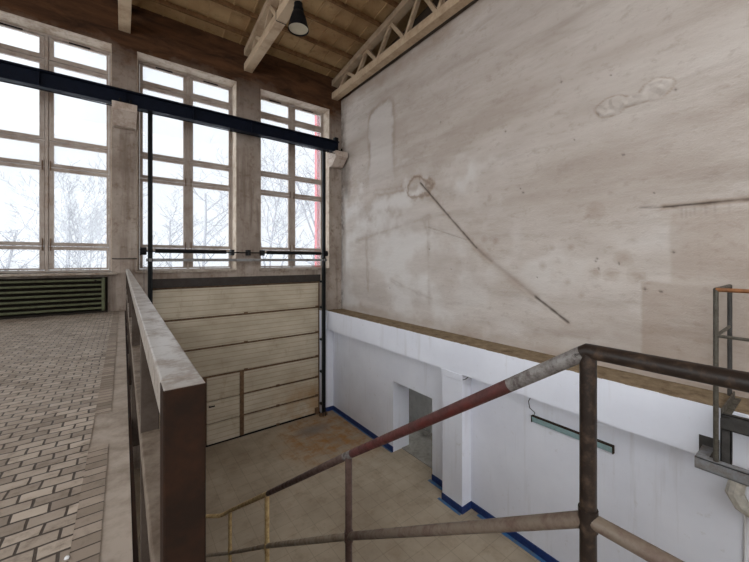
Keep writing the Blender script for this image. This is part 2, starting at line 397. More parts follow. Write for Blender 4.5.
# whitish washed zone low on the far half
wash = sm((Yg - 3.6 + (nz-.47)*3) / 2.4) * sm((2.3 + (nz-.47)*3 - Zr) / 1.2)
nl = fbm(Yg*.8, Zg, 1.7, 6)
light = np.maximum(light, wash * (.25 + .55 * sm((nl - .36) * 3.5)))
light = np.maximum(light, .4 * sm((.6 + (nz-.47)*2.5 - Zr) / .8) * sm((nl - .34) * 3.5))
# plaster torn away round the head of the trace
d2 = np.hypot((Yg - 6.0) / .42, (Zr - 1.72) / .3) + (nz - .47) * 1.5 + (nf - .47) * .5
brown = np.maximum(brown, np.exp(-((d2 - .9)/.2)**2) * .55); grey = np.maximum(grey, np.exp(-((d2 - .9)/.1)**2) * .2); rel = rel - sm(1.1 - d2) * .018
for p, q in (((6.0, 1.75), (7.6, 1.9)), ((5.6, 1.0), (8.6, .6)), ((5.5, -.9), (6.9, -.55)), ((5.62, .95), (5.55, -1.0)), ((8.1, .7), (8.0, -.9))):
    d, t = seg(p, q); d = d + (nz - .47) * .35
    brown = np.maximum(brown, np.exp(-(d/.07)**2) * .3 * sm(nz * 1.5)); grey = np.maximum(grey, np.exp(-(d/.03)**2) * .08)
# filled patch shaped like two lobes
lob = np.minimum(np.hypot((Yg - 1.38) / .17, (Zr - 2.285) / .115), np.hypot((Yg - 1.86) / .2, (Zr - 2.25) / .125))
lob = np.minimum(lob, np.hypot((Yg - 1.62) / .2, (Zr - 2.235) / .075)) + (nz - .47) * .8 + (nf - .47) * .5
rel = rel + sm((1.1 - lob) / .3) * (.016 + (nf - .47) * .07); light = np.maximum(light, sm((1.05 - lob)/.2) * .08)
eg = np.exp(-((lob - 1.12) / .09)**2) * (.4 + .6 * sm((nf - .35) * 4)); brown = np.maximum(brown, eg * .34); grey = np.maximum(grey, eg * .14 * (Zr > 2.27))
# brown tide marks and pock marks
for y, z, r in ((2.12, .75, .12), (2.2, .68, .05), (2.1, -.2, .07), (1.75, .02, .11), (1.9, -.22, .1), (1.6, -.22, .11), (4.05, .42, .07), (3.8, .36, .05), (2.5, -.35, .05),
                (2.75, .2, .05), (4.35, .38, .06), (2.9, -.1, .07), (2.45, .2, .05), (2.3, -.55, .05)):
    d = np.hypot(Yg - y, Zr - z) / r + (nf - .47) * .9
    brown = np.maximum(brown, sm(1.2 - d) * .3 + np.exp(-((d - 1)/.18)**2) * .12)
pock = [(8.28, 2.82), (8.25, 2.27), (5.55, .25), (2.08, .02), (2.1, -.02), (1.8, -.05), (2.06, -.13), (1.18, 2.2), (1.75, 1.5), (3.3, 1.28), (3.25, 1.2), (4.9, -.2), (7.0, -.75), (3.0, -.3), (1.4, .9),
        (1.2, .1), (1.5, -.4), (1.33, -.42), (2.4, 1.9), (2.6, 2.9), (1.9, 2.7), (3.6, 2.4), (5.2, 3.1)]
for y, z in pock:
    d = np.hypot(Yg - y, Zr - z) / (.014 + .008*rng.rand()); k = sm(1.3 - d); rel -= k * .01; grey = np.maximum(grey, k * .7)
# dirt rising from the ledge, darker corner beside the crane beam, brown repair panels near the ladder platform
brown = np.maximum(brown, sm((-1.28 + (nz-.47)*.5 - Zr) / .25) * .3)
grey = np.maximum(grey, sm((Yg - 9.28 + (nz-.47)*.3) / .25) * .55 * sm((nf-.2)*3))
d, t = seg((9.3, 3.1), (9.2, 2.2)); grey = np.maximum(grey, sm(1 - (d + (nz-.47)*.4) / .4) * .5)
brown = np.maximum(brown, sm((1.25 + (nz-.47)*.1 - Yg) / .05) * sm((.66 - Zr) / .1) * .22)
brown = np.maximum(brown, sm((1.55 + (nz-.47)*.1 - Yg) / .04) * sm((-.28 + (nz-.47)*.2 - Zr) / .06) * .3)
brown = np.maximum(brown, sm((Zr - 4.75 + (nz-.47)*.6) / .5) * .35)
nY, nZ = Yg.shape
V = np.stack([XU - rel, Yg, Zg], -1).reshape(-1, 3)
I = np.arange(nY * nZ).reshape(nY, nZ)
F = np.stack([I[:-1,:-1], I[:-1,1:], I[1:,1:], I[1:,:-1]], -1).reshape(-1, 4)
me = bpy.data.meshes.new('wall_right'); nv = len(V)
bx = [(XU,-.6,LT),(6.1,-.6,LT),(6.1,YF,LT),(XU,YF,LT),(XU,-.6,H+5.2),(6.1,-.6,H+5.2),(6.1,YF,H+5.2),(XU,YF,H+5.2)]
bx2 = [(XU,YB,LT),(6.1,YB,LT),(6.1,-.6,LT),(XU,-.6,LT),(XU,YB,H+5.2),(6.1,YB,H+5.2),(6.1,-.6,H+5.2),(XU,-.6,H+5.2)]
fa = [(4,5,6,7),(1,2,6,5)]; fb = [(3,0,4,7),(4,5,6,7),(1,2,6,5)]
me.from_pydata([tuple(p) for p in V] + bx + bx2, [], [tuple(x) for x in F.tolist()] + [tuple(i+nv for i in q) for q in fa] + [tuple(i+nv+8 for i in q) for q in fb])
at = me.attributes.new('stain', 'FLOAT_COLOR', 'POINT')
C = np.zeros((nv + 16, 4), np.float32); C[:nv, 0] = np.clip(brown, 0, 1).ravel(); C[:nv, 1] = np.clip(grey, 0, 1).ravel(); C[:nv, 2] = np.clip(light, 0, 1).ravel(); C[:, 3] = 1
at.data.foreach_set('color', C.ravel())
me.materials.append(M['upper']); me.polygons.foreach_set('use_smooth', [True]*len(F) + [False]*5); me.update()
o = bpy.data.objects.new('wall_right', me); col.objects.link(o); tag(o, kind='structure'); ORG[o] = (0,0,0)
# dark recess above the plaster, behind the end truss
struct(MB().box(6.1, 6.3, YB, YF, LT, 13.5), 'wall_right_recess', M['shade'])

# ledge: white upstand with dusty top
l = MB().box(XLG, XU + .3, YB, YF, LB, LT - .012, 0)
# uneven dusty top
n = 240; yy = np.linspace(YB, YF, n + 1); random.seed(3)
for i in range(n):
    h0 = LT - .012 + .012
    l.box(XLG + .004 + random.random()*.02, XU + .3, yy[i], yy[i+1], LT - .012, h0 - random.random()*.006, 1)
struct(l, 'trim_4', [M['white'], M['debris']])
# lower white wall with the passage doorway, pilaster
DY0, DY1, DZ = 5.17, 6.5, 1.77
w = MB().box(XLW, 5.95, YB, DY0, 0, LB).box(XLW, 5.95, DY1, YF, 0, LB).box(XLW, 5.95, DY0, DY1, DZ, LB)
struct(w, 'wall_right_lower', M['white'])
p = MB().box(XLG + .01, XLW, 4.14, 4.64, 0, LB - .13).box(XLG - .008, XLW, 4.13, 4.65, LB - .13, LB)
struct(p, 'pilaster', M['white'], bevel=.006)
# room behind the doorway, roof partly left open to add light
r_ = MB().box(6.85, 7.1, 3.0, 8.4, 0, 2.6).box(5.95, 6.85, 8.1, 8.4, 0, 2.6).box(5.95, 6.85, 3.0, 3.3, 0, 2.6).box(5.95, 6.32, 3.0, 8.4, 2.6, 2.75).box(6.32, 7.1, 3.0, 4.5, 2.6, 2.75)
struct(r_, 'wall_passage', M['inner'])
M['passage_floor'] = rusty('grey_passage_floor', srgb(150, 146, 138), srgb(116, 110, 102), .6, .85, 0, 3, .2)
struct(MB().box(5.7, 6.85, 3.3, 8.1, .0, .012), 'passage_floor', M['passage_floor'])
# blue baseboards
b = MB(); t_ = .02
def bb(x0, x1, y0, y1): b.box(x0, x1, y0, y1, .0, .13)
bb(XLW - t_, XLW, DY1, YF); bb(XLW - t_, XLW, 4.64, DY0); bb(XLW - t_, XLW, YB, 4.14)
bb(XLG + .01 - t_, XLG + .01, 4.14 - t_, 4.64); bb(XLG + .01, XLW, 4.14 - t_, 4.14); bb(GX1 + .05, XLW, YF - t_, YF)
br = struct(b, 'baseboard_right', M['blue'])
s_ = MB().box(XLG - .07, XLG + .01 - t_, 4.14, 4.70, .0, .004).box(XLW - .1, XLW - t_, 4.8, DY0 + .04, 0, .004).box(XLW - .09, XLW - t_, YB, 3.95, 0, .004).box(XLW - .06, XLW - t_, DY1, YF, 0, .004)
s_.build('floor_stripe', M['blue_edge'], parent=br)

# roof: boards in panels between cross ribs
c = MB()
def slab(y0, y1, za, zb): 
    c.add([(XL-.3,y0,za),(6.3,y0,za),(6.3,y1,zb),(XL-.3,y1,zb),(XL-.3,y0,za+.15),(6.3,y0,za+.15),(6.3,y1,zb+.15),(XL-.3,y1,zb+.15)], [(0,3,2,1),(4,5,6,7),(0,1,5,4),(1,2,6,5),(2,3,7,6),(3,0,4,7)])
slab(RIDGE, 10.1, CE(RIDGE), CE(10.1))
zr = CE(RIDGE)
cl = struct(c, 'ceiling', M['ceil'])
c = MB(); slab(-2.2, RIDGE, zr - .17, zr); slab(YB - .3, -9.6, zr - 1.4, zr - 1.2); struct(c, 'ceiling_back', M['ceil'])  # unseen roof parts; the gap between is an invented opening for daylight
c = MB()
PY = [9.36 - .34, 8.345, 7.665, 6.985, 6.305, 5.625, 4.945, 4.265, 3.585]
edges = [YF] + PY
for i in range(len(edges) - 1):
    y1, y0 = edges[i] - .03, edges[i+1] + .03
    for k in range(-6, 14):
        x = 3.85 + .44 * (k - 9) + (.0)
        if x < -2.9 or x > 5.6: continue
        c.add([(x-.016,y0,CE(y0)-.035),(x+.016,y0,CE(y0)-.035),(x+.016,y1,CE(y1)-.035),(x-.016,y1,CE(y1)-.035),
               (x-.016,y0,CE(y0)),(x+.016,y0,CE(y0)),(x+.016,y1,CE(y1)),(x-.016,y1,CE(y1))], [(0,3,2,1),(4,5,6,7),(0,1,5,4),(1,2,6,5),(2,3,7,6),(3,0,4,7)])
c.build('panel_ribs', M['ceil'], parent=cl)
# unseen side walls behind and beside the camera, tall openings invented to admit daylight
wl = MB(); wl.box(XL - .3, XL, YB, YF, 0, H - .3).box(XL - .3, XL, YB, YF, H + 4.8, 13.2)
for y in np.arange(YB, YF, 3.0): wl.box(XL - .3, XL, y, y + .6, H - .3, H + 4.8)
struct(wl, 'wall_left', M['front'])
wb = MB(); wb.box(XL - .3, 6.3, YB - .3, YB, H + 4.8, 13.2).box(XL - .3, 0, YB - .3, YB, 0, H - .3).box(0, 6.3, YB - .3, YB, 0, H + 4.8)
for x in np.arange(XL, 0, 3.0): wb.box(x, x + .5, YB - .3, YB, H - .3, H + 4.8)
struct(wb, 'wall_back', M['front'])

# ------------------------------------------------------------------ windows
ROWS = [(4.70, 4.35), (4.155, 2.615), (2.455, 2.06), (1.90, .375), (.216, -.175)]
def window(name, x0, x1):
    wd = thing(name, (x0, 9.9, WB), None, None, kind='structure')
    xc = (x0 + x1) / 2; fr = MB(); ya, yb = 9.90, 9.98
    fr.box(x0, x0 + .06, ya - .01, yb, WB, WT).box(x1 - .06, x1, ya - .01, yb, WB, WT)
    fr.box(x0 + .06, x1 - .06, ya - .01, yb, WT - .06, WT).box(x0 + .06, x1 - .06, ya - .01, yb, WB, WB + .05)
    fr.box(xc - .028, xc + .028, ya - .014, yb, WB + .05, WT - .06)
    fr.build('window_frame', M['frame'], wd, bevel=.005)
    for sx0, sx1 in ((x0 + .065, xc - .033), (xc + .033, x1 - .065)):
        gx0, gx1 = (x0 + .125, xc - .112) if sx0 < xc - .2 else (xc + .112, x1 - .105)
        s = MB(); bounds = [WT - .065] + [(ROWS[i][1] + ROWS[i+1][0]) / 2 + H for i in range(4)] + [WB + .055]
        for i, (a, bt) in enumerate(ROWS):
            zt, zb = bounds[i] - .006, bounds[i+1] + .006; a += H; bt += H
            s.box(sx0, gx0, ya, yb - .02, zb, zt).box(gx1, sx1, ya, yb - .02, zb, zt)
            s.box(gx0, gx1, ya, yb - .02, a, zt).box(gx0, gx1, ya, yb - .02, zb, bt)
        # dark seal between the sashes
        sh = s.build('sash', M['frame'], wd, bevel=.004)
        gl = MB().box(gx0 - .01, gx1 + .01, ya + .03, ya + .036, H - .19, H + 4.71)
        gl.build('glazing', M['glass'], sh)
        k = MB(); xx = sx1 - .03 if sx0 < xc - .2 else sx0 + .03
        k.box(xx - .008, xx + .008, ya - .03, ya, H + .2, H + .46).box(xx - .008, xx + .008, ya - .03, ya, H + 1.9, H + 2.1)
        k.build('espagnolette', M['gate_trim'], sh)
        v = MB().box((sx0+sx1)/2 - .18, (sx0+sx1)/2 + .18, ya - .02, ya - .0, WT - .075, WT - .05); v.build('vent_slot', M['black'], sh)
    return wd
window('window_1', *W[0]); window('window_2', *W[1]); window('window_3', *W[2])
sl = MB().box(W[0][0] - .1, W[0][1] + .1, YF - .22, 9.9, WB - .05, WB)
struct(sl, 'trim_5', M['sill'], bevel=.01)

# ------------------------------------------------------------------ radiator under the left window
x0, x1 = -2.6, -.31
rd = thing('radiator', ((x0+x1)/2, YF - .12, ZF), 'olive green ribbed radiator with horizontal tubes under the window sill', 'radiator')
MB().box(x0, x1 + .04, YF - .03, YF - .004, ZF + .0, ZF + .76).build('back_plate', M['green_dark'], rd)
for k in range(7):
    z = ZF + .1 + k * .1
    MB().box(x0, x1 - .05, YF - .16, YF - .09, z - .022, z + .022).build('tube', M['green'], rd, bevel=.012)
for a in (x1 - .06, x0): MB().box(a, a + .06, YF - .17, YF - .05, ZF + .04, ZF + .745).build('header', M['green'], rd, bevel=.012)
MB().box(x0, x1 + .04, YF - .15, YF - .03, ZF, ZF + .035).build('foot_rail', M['green_dark'], rd)
MB().tube([(x1 - .16, YF - .17, ZF + .69), (x1 - .16, YF - .2, ZF + .69)], .02, 10).build('valve', M['green_dark'], rd)

# ------------------------------------------------------------------ crane runway
bx0, bx1, by, bz0, bz1 = -6.0, 5.42, 9.2, H + 3.37, H + 3.69
cb = thing('crane_beam', (0, by, bz0), 'dark steel crane runway beam crossing in front of the three windows', 'beam')
MB().box(bx0, bx1, by - .012, by + .012, bz0 + .02, bz1 - .02).build('web', M['navy'], cb)
MB().box(bx0, bx1, by - .09, by + .09, bz0, bz0 + .022).build('flange', M['navy'], cb, bevel=.004)
MB().box(bx0, bx1, by - .09, by + .09, bz1 - .022, bz1).build('flange', M['navy'], cb, bevel=.004)
MB().box(bx0, bx1, by - .025, by + .025, bz1, bz1 + .04).build('rail', M['black'], cb)
for x in (-2.7, -1.31, .04, 1.37, 2.75, 4.1):
    MB().box(x - .008, x + .008, by - .075, by + .075, bz0 + .022, bz1 - .022).build('stiffener', M['navy'], cb)
MB().box(bx1 - .14, bx1 - .02, by - .06, by + .06, bz1, bz1 + .13).build('end_stop', M['black'], cb, bevel=.01)
for x in (.04, 5.38):
    q = MB()
    for dx in (-.09, .09): q.tube([(x + dx, by - .13, bz0 - .0), (x + dx, by - .13, bz0 + .1)], .022, 8)
    q.box(x - .13, x + .13, by - .15, by - .09, bz0 + .022, bz0 + .04)
    q.build('clamp', M['black'], cb)
def corbel(x0, x1, nm):
    zt = bz0
    q = MB().box(x0, x1, 9.0, YF, zt - .17, zt)
    q.add([(x0+.01,9.02,zt-.17),(x1-.01,9.02,zt-.17),(x1-.01,YF,zt-.17),(x0+.01,YF,zt-.17),(x0+.01,9.30,zt-.42),(x1-.01,9.30,zt-.42),(x1-.01,YF,zt-.42),(x0+.01,YF,zt-.42)],
          [(0,1,2,3),(4,7,6,5),(0,4,5,1),(1,5,6,2),(2,6,7,3),(3,7,4,0)])
    return struct(q, nm, M['corbel'], bevel=.008)
M['corbel'] = rusty('grey_brown_corbel', srgb(188, 174, 162), srgb(136, 114, 98), .66, .85, 0, 4, .2)
corbel(-.19, .25, 'corbel'); corbel(5.24, 5.66, 'corbel_right')
wr = thing('conductor_wire', (0, 9.08, H + 3.28), 'thin conductor wire strung just under the dark crane beam', 'wire')
MB().tube([(-6 + i * 1.14, 9.08, H + 3.29 - .012 * (i % 2)) for i in range(11)], .012, 6).build('wire', M['black'], wr)
for x in (-2.6, .1, 2.2, 5.0): MB().box(x - .01, x + .01, 9.07, 9.12, H + 3.27, bz0 + .0).build('hanger', M['black'], wr)

# ------------------------------------------------------------------ sectional gate
gate = thing('door_1', (2.7, YF, 0), 'cream sectional gate of ribbed panels with a wicket door', None, kind='structure')
E_ = [-.69, -1.48, -2.27, -3.02, -3.66, -4.24, -4.79]; gy0, gy1 = YF + .04, YF + .09
WX0, WX1 = 1.72, 2.55
for i in range(6):
    zt, zb = H + E_[i] - .025, H + E_[i+1] + .025
    spans = [(GX0 + .06, GX1 - .06)] if i < 3 else [(GX0 + .06, WX0 - .1), (WX1 + .1, GX1 - .06)]
    for a, bq in spans:
        pn = MB().box(a, bq, gy0, gy1, zb, zt).build('panel', M['panel'], gate, bevel=.012)
        if bq > 4:
            hh = MB()
            for x in (GX0 + .1, (2.7 if i < 3 else 3.6), GX1 - .12):
                if x > a: hh.box(x - .05, x + .05, gy0 - .02, gy0, zb - .035, zb + .03)
            hh.build('hinge', M['gate_trim'], pn)
bk = MB().box(GX0, GX1, gy1, gy1 + .02, 0, GZ).build('backing_sheet', M['gate_trim'], gate)
wd = MB()
for i in range(3, 6): wd.box(WX0 + .01, WX1 - .01, gy0 - .005, gy1, H + E_[i+1] + .012, H + E_[i] - .012)
wk = wd.build('wicket_door', M['panel'], gate, bevel=.01)
MB().box(WX0 + .05, WX0 + .19, gy0 - .05, gy0 - .03, 1.0, 1.03).box(WX0 + .05, WX0 + .08, gy0 - .05, gy0 - .005, 1.0, 1.03).build('handle', M['black'], wk)
MB().box(WX0 - .1, WX0, gy0 - .01, gy1, .02, H + E_[3]).box(WX1, WX1 + .1, gy0 - .01, gy1, .02, H + E_[3]).box(GX0 + .05, GX1 - .05, gy0 - .012, gy1, H + E_[3] - .02, H + E_[3] + .02).build('wicket_frame', M['gate_trim'], gate)
MB().box(GX0, GX1, gy0 - .02, gy1, 0, .035).build('bottom_seal', M['black'], gate)
for x, zt in ((.5, H + 3.37), (4.96, H + 3.37)):
    tq = MB().box(x - .045, x - .033, 9.24, 9.33, 0, zt).box(x + .033, x + .045, 9.24, 9.33, 0, zt).box(x - .045, x + .045, 9.32, 9.335, 0, zt)
    tr = tq.build('track', M['track'], gate)
    hq = MB()
    for z in (.3, 1.3, 2.3, 3.3, 4.1): hq.box(x - .03, x + .03, 9.33, YF, z, z + .06)
    hq.build('bracket', M['track'], tr)
MB().box(4.78, 4.9, gy0 - .1, gy0 - .0, .04, .2).box(4.84, 5.08, 9.27, 9.36, 0, .09).build('roller_stop', M['gate_trim'], gate)
MB().tube([(.36, 9.3, H + .2), (5.06, 9.3, H + .19)], .015, 8).build('shaft', M['black'], gate)
MB().tube([(.6, 9.3, H + .21), (2.14, 9.3, H + .205)], .048, 14).build('spring', M['black'], gate)
MB().tube([(3.2, 9.3, H + .205), (4.86, 9.3, H + .2)], .048, 14).build('spring', M['black'], gate)
for x in (.38, 5.03):
    MB().tube([(x - .05, 9.3, H + .2), (x + .05, 9.3, H + .2)], .085, 18).tube([(x - .07, 9.3, H + .2), (x - .05, 9.3, H + .2)], .1, 18).build('cable_drum', M['black'], gate)
    MB().tube([(x, 9.22, H + .2), (x, 9.22, .2)], .004, 5).build('lift_cable', M['black'], gate)
MB().box(.42, 5.06, 9.26, 9.31, H - .035, H + .035).build('header_bar', M['grey_steel'], gate, bevel=.005)
for x in (2.3, 2.72, 3.1): MB().box(x - .04, x + .04, 9.28, YF, H + .12, H + .27).build('bearing_bracket', M['track'], gate, bevel=.006)

# ------------------------------------------------------------------ roof trusses and purlins
tz = H + 5.15
def truss():
    x = 2.75
    t = thing('roof_truss', (x, 4.0, tz), 'pale concrete roof truss on the pier between the two gate windows', 'roof truss', 'roof trusses')
    yb = RIDGE; hw = .11
    bc = MB().box(x - hw, x + hw, yb, YF, tz, tz + .2); bc.build('bottom_chord', M['truss'], t, bevel=.012)
    TT = lambda y: CE(y) - .1
    q = MB(); q.add([(x-hw,yb,TT(yb)-.17),(x+hw,yb,TT(yb)-.17),(x+hw,YF,TT(YF)-.17),(x-hw,YF,TT(YF)-.17),(x-hw,yb,TT(yb)),(x+hw,yb,TT(yb)),(x+hw,YF,TT(YF)),(x-hw,YF,TT(YF))],
                    [(0,3,2,1),(4,5,6,7),(0,1,5,4),(1,2,6,5),(2,3,7,6),(3,0,4,7)])
    q.build('top_chord', M['truss'], t, bevel=.01)
    tops = [8.75, 7.69, 6.63, 5.57, 4.5, 3.4, 2.2, .9]; bots = [9.2, 8.22, 7.22, 6.1, 5.05, 3.95, 2.8, 1.5]
    for a, b_ in zip(bots, tops):
        MB().bar((x, a, tz + .17), (x, b_, TT(b_) - .14), .09, .09, (1,0,0)).build('web_member', M['truss'], t)
    for a, b_ in zip(bots[1:], tops):
        MB().bar((x, a, tz + .17), (x, b_, TT(b_) - .14), .09, .09, (1,0,0)).build('web_member', M['truss'], t)
    return t
tr0 = truss()
for sx, lb in ((-2.72, 'pale concrete roof truss above the pier between left and middle windows'), (2.72, 'concrete roof truss alongside the bare plaster end wall')):
    t2 = copy_tree(tr0, None, (sx, 0, 0)); t2['label'] = lb
ORD = ['first', 'second', 'third', 'fourth', 'fifth', 'sixth', 'seventh', 'eighth', 'ninth']
MB().box(2.75 - .116, 2.75 + .116, 7.085, 7.1, tz - .006, tz + .206).build('joint_strap', M['black'], tr0)
def purlin(y):
    q = MB(); z = CE(y)
    q.box(-6.8, 5.68, y - .032, y + .032, z - .11, z - .012)
    return q.build('purlin', M['purlin'], None)
p0 = purlin(PY[0])
for i, y in enumerate(PY):
    q = p0 if i == 0 else copy_tree(p0, None, (0, y - PY[0], CE(y) - CE(PY[0])))
    tag(q, 'brown roof purlin, %s in from the window wall' % ORD[i], 'purlin', 'roof purlins')

# ------------------------------------------------------------------ pendant lamp
lx, ly, lz = 2.80, 6.30, H + 4.58
pl = thing('pendant_lamp', (lx, ly, lz), 'dark bell-shaped industrial lamp hanging from the middle roof truss', 'lamp')
MB().lathe((lx, ly, lz), [(.205, 0), (.2, .03), (.16, .2), (.115, .34), (.09, .36), (.085, .34), (.11, .32), (.15, .19), (.192, .03), (.198, .004), (.205, 0)], 32).build('shade', M['black'], pl, smooth=True)
MB().lathe((lx, ly, lz), [(.0, .035), (.19, .03), (.19, .026), (.0, .03)], 32).build('reflector', M['enamel'], pl, smooth=True)
MB().lathe((lx, ly, lz), [(.0, .34), (.1, .34), (.1, .42), (.085, .44), (.085, .52), (.0, .53)], 24).build('ballast_housing', M['black'], pl, smooth=True)
MB().tube([(lx, ly, lz + .52), (lx, ly, tz - .0)], .014, 8).build('hanger', M['black'], pl)

# ------------------------------------------------------------------ heavy guard rail on the upper floor edge
gt = H - .2; gx0, gx1 = .049, .109
gr = thing('guard_railing', (.08, 5.0, ZF), 'heavy box-section guard rail with worn top along the upper floor edge', 'railing')
MB().box(gx0, gx1, .66, 9.46, gt - .06, gt).build('top_rail', M['guard_top'], gr, bevel=.004)
MB().box(gx0, gx1, .66, 9.46, gt - .48, gt - .42).build('middle_rail', M['guard_side'], gr, bevel=.004)
MB().box(XE + .001, gx0 - .001, .62, 9.46, ZF - .26, ZF - .012).build('gap_shade_strip', M['guard_dark'], gr)  # dark strip added to stand in for the shade in the gap
for k, y in enumerate((.607, 1.47, 3.0, 4.5, 6.0, 7.5, 9.0)):
    d = .05 if k else .053
    ps = MB().box(gx0 + (.0 if k == 0 else .002), gx1 - (.0 if k == 0 else .002), y, y + d, ZF - .22, gt - (.06 if k else 0))
    if k == 0: ps.m[1] = 1
    po = ps.build('post', [M['guard_post'] if k else M['guard_dark'], M['guard_top']], gr, bevel=.003)
    if k == 0: po['label'] = 'dark brown rusted end post'
    q = MB().box(gx0 - .012, gx0 + .002, y - .02, y + d + .02, ZF - .2, ZF - .08)
    for dz in (-.05, -.15): q.tube([(XE - .0, y + d/2, ZF + dz + .0), (gx0 + .0, y + d/2, ZF + dz)], .012, 8)
    q.build('fixing_plate', M['black'], po)

# ------------------------------------------------------------------ pipe stair railing, stairs
sc = 1.1; SX = 1.11 * sc
P = [(SX, .47, H - .298), (SX, 1.757*sc, H - 1.195*sc), (SX, 3.22*sc, H - 2.246*sc), (SX, 4.62*sc, H - 3.24*sc)]
Pend = [(1.17, 5.2, H - 3.66), (1.12, 5.26, H - 3.70), (.93, 5.42, H - 3.72)]
sr = thing('stair_railing', (SX, 2.5, 0), 'tubular pipe railing with worn red and grey paint going down the stairs', 'railing')
r0 = .0255
lerp = lambda a, b, t: tuple(a[i] + (b[i]-a[i])*t for i in range(3))
hr = MB()
ap = lerp(P[0], P[1], .19)
hr.tube([(SX, -2.0, P[0][2]), (SX, P[0][1] - .0, P[0][2]), lerp(P[0], P[1], .02)], r0, 18, 0)
hr.tube([lerp(P[0], P[1], .01), ap], r0, 18, 1)
hr.tube([ap, lerp(P[0], P[1], .97)], r0, 18, 2)
hr.tube([lerp(P[0], P[1], .97), lerp(P[1], P[2], .03)], r0*1.02, 18, 1)
hr.tube([lerp(P[1], P[2], .03), lerp(P[1], P[2], .98)], r0, 16, 3)
hr.tube([lerp(P[1], P[2], .98), P[3], Pend[0], Pend[1], Pend[2]], r0, 16, 4)
hr.build('handrail', [M['pipe_dark'], M['pipe_grey'], M['pipe_red'], M['pipe_mauve'], M['pipe_yellow']], sr, smooth=True)
mo = .548; dn = lambda p, d=mo: (p[0], p[1], p[2] - d)
mr = MB()
mr.tube([(SX, -2.0, P[0][2] - mo), dn(P[0])], .024, 16, 0)
mr.tube([dn(P[0]), dn(P[1])], .024, 16, 1); mr.tube([dn(P[1]), dn(P[2])], .024, 16, 2); mr.tube([dn(P[2]), dn(P[3], .6), dn(Pend[2], .57)], .022, 14, 2)
mr.build('middle_rail', [M['pipe_beige'], M['pipe_beige'], M['pipe_pale']], sr, smooth=True)
STEP = lambda y: ZF - .8 * (y - .42)
def foot(y): return max(0., ZF - math.ceil(max(0, (y - .42)) / .2575 + 1e-6) * .1835)
for i, p_ in enumerate(P + [Pend[2]]):
    zb = ZF if i == 0 else foot(p_[1])
    q = MB().tube([(p_[0], p_[1], zb), (p_[0], p_[1], p_[2] - .01)], .0247 if i == 0 else .024, 16)
    q.tube([(p_[0], p_[1], p_[2] - mo - .035), (p_[0], p_[1], p_[2] - mo + .035)], .029, 16)
    q.build('post', M['pipe_dark'] if i == 0 else (M['pipe_mauve'] if i == 1 else M['pipe_yellow']), sr, smooth=True)
MB().tube([(SX, -1.2, ZF), (SX, -1.2, P[0][2])], .026, 16).build('post', M['pipe_dark'], sr, smooth=True)
# stair flight: 20 risers down from the landing
st = thing('staircase', (.7, 3.0, 0), 'straight flight of concrete steps inside the pipe railing', 'stairs')
q = MB(); x0, x1 = XE + .12, SX + .05
for k in range(19):
    z = ZF - (k + 1) * .1835; y = .42 + k * .2575
    q.box(x0, x1, y, y + .2575, max(0, z - .22), z)
q.build('step_flight', M['screed'], st)

# ------------------------------------------------------------------ steel access platform on the ledge (right)
px0, px1, py = 4.80, 5.60, .68
pf = thing('access_platform', (5.2, .2, LT), 'small rusty steel access platform with pipe railing resting on the ledge', 'platform')
rt = H - .30
MB().tube([(px0, py, H - 2.04), (px0, py, rt)], .021, 12).build('railing_post', M['platform_pipe'], pf, smooth=True)
MB().tube([(px1, py, LT + .02), (px1, py, rt)], .021, 12).build('railing_post', M['platform_dark'], pf, smooth=True)
MB().tube([(px0, -1.0, rt), (px0, py, rt)], .02, 12).build('top_rail', M['orange'], pf, smooth=True)
MB().tube([(px0, py, rt), (px1, py, rt)], .022, 12).build('top_rail', M['platform_pipe'], pf, smooth=True)
MB().tube([(px0, -1.0, H - .765), (px0, py, H - .765)], .016, 12).build('middle_rail', M['platform_pipe'], pf, smooth=True)
MB().tube([(px0, py, H - .765), (px1, py, H - .765)], .016, 12).build('middle_rail', M['platform_pipe'], pf, smooth=True)
for y in (-1.0,):
    MB().tube([(px0, y, H - 2.04), (px0, y, rt)], .021, 12).build('railing_post', M['platform_pipe'], pf, smooth=True)
def channel(mb, xa, y0, y1, z0, z1, w=.06, t=.008):      # open towards +X
    mb.box(xa, xa + t, y0, y1, z0, z1).box(xa, xa + w, y0, y1, z0, z0 + t).box(xa, xa + w, y0, y1, z1 - t, z1)
q = MB(); channel(q, px0 + .03, -1.1, py - .03, H - 1.70, H - 1.545); q.build('edge_beam', M['platform_dark'], pf)
MB().box(px0 + .03, px1, py - .042, py - .03, LT + .002, H - 1.50).box(px0 + .03, px1, py - .09, py - .042, LT + .002, LT + .012).build('end_angle', M['platform_pipe'], pf)
MB().box(px0 + .038, XLG - .004, -1.1, py - .045, H - 1.69, H - 1.68).build('deck_plate', M['platform_dark'], pf)
for y in (-1.05, -.35): MB().box(px0 + .038, px1, y, y + .05, LT + .002, LT + .03).build('bearer', M['platform_dark'], pf)
q = MB(); channel(q, px0 - .05, -1.2, .83, H - 2.145, H - 2.03, .1); q.build('lower_beam', M['platform'], pf)
MB().box(px0 - .042, XLG, .74, .83, H - 2.045, H - 2.035).build('gusset_plate', M['platform'], pf)
MB().box(XLG - .012, XLG, .70, .86, H - 2.15, H - 1.935).build('wall_plate', M['platform_dark'], pf)
MB().box(px0 + .04, px0 + .05, .575, .655, H - 2.04, H - 1.60).box(px0 + .04, px0 + .1, .575, .585, H - 2.04, H - 1.60).box(px0 + .04, px0 + .1, .645, .655, H - 2.04, H - 1.60).build('hanger_channel', M['platform_dark'], pf)

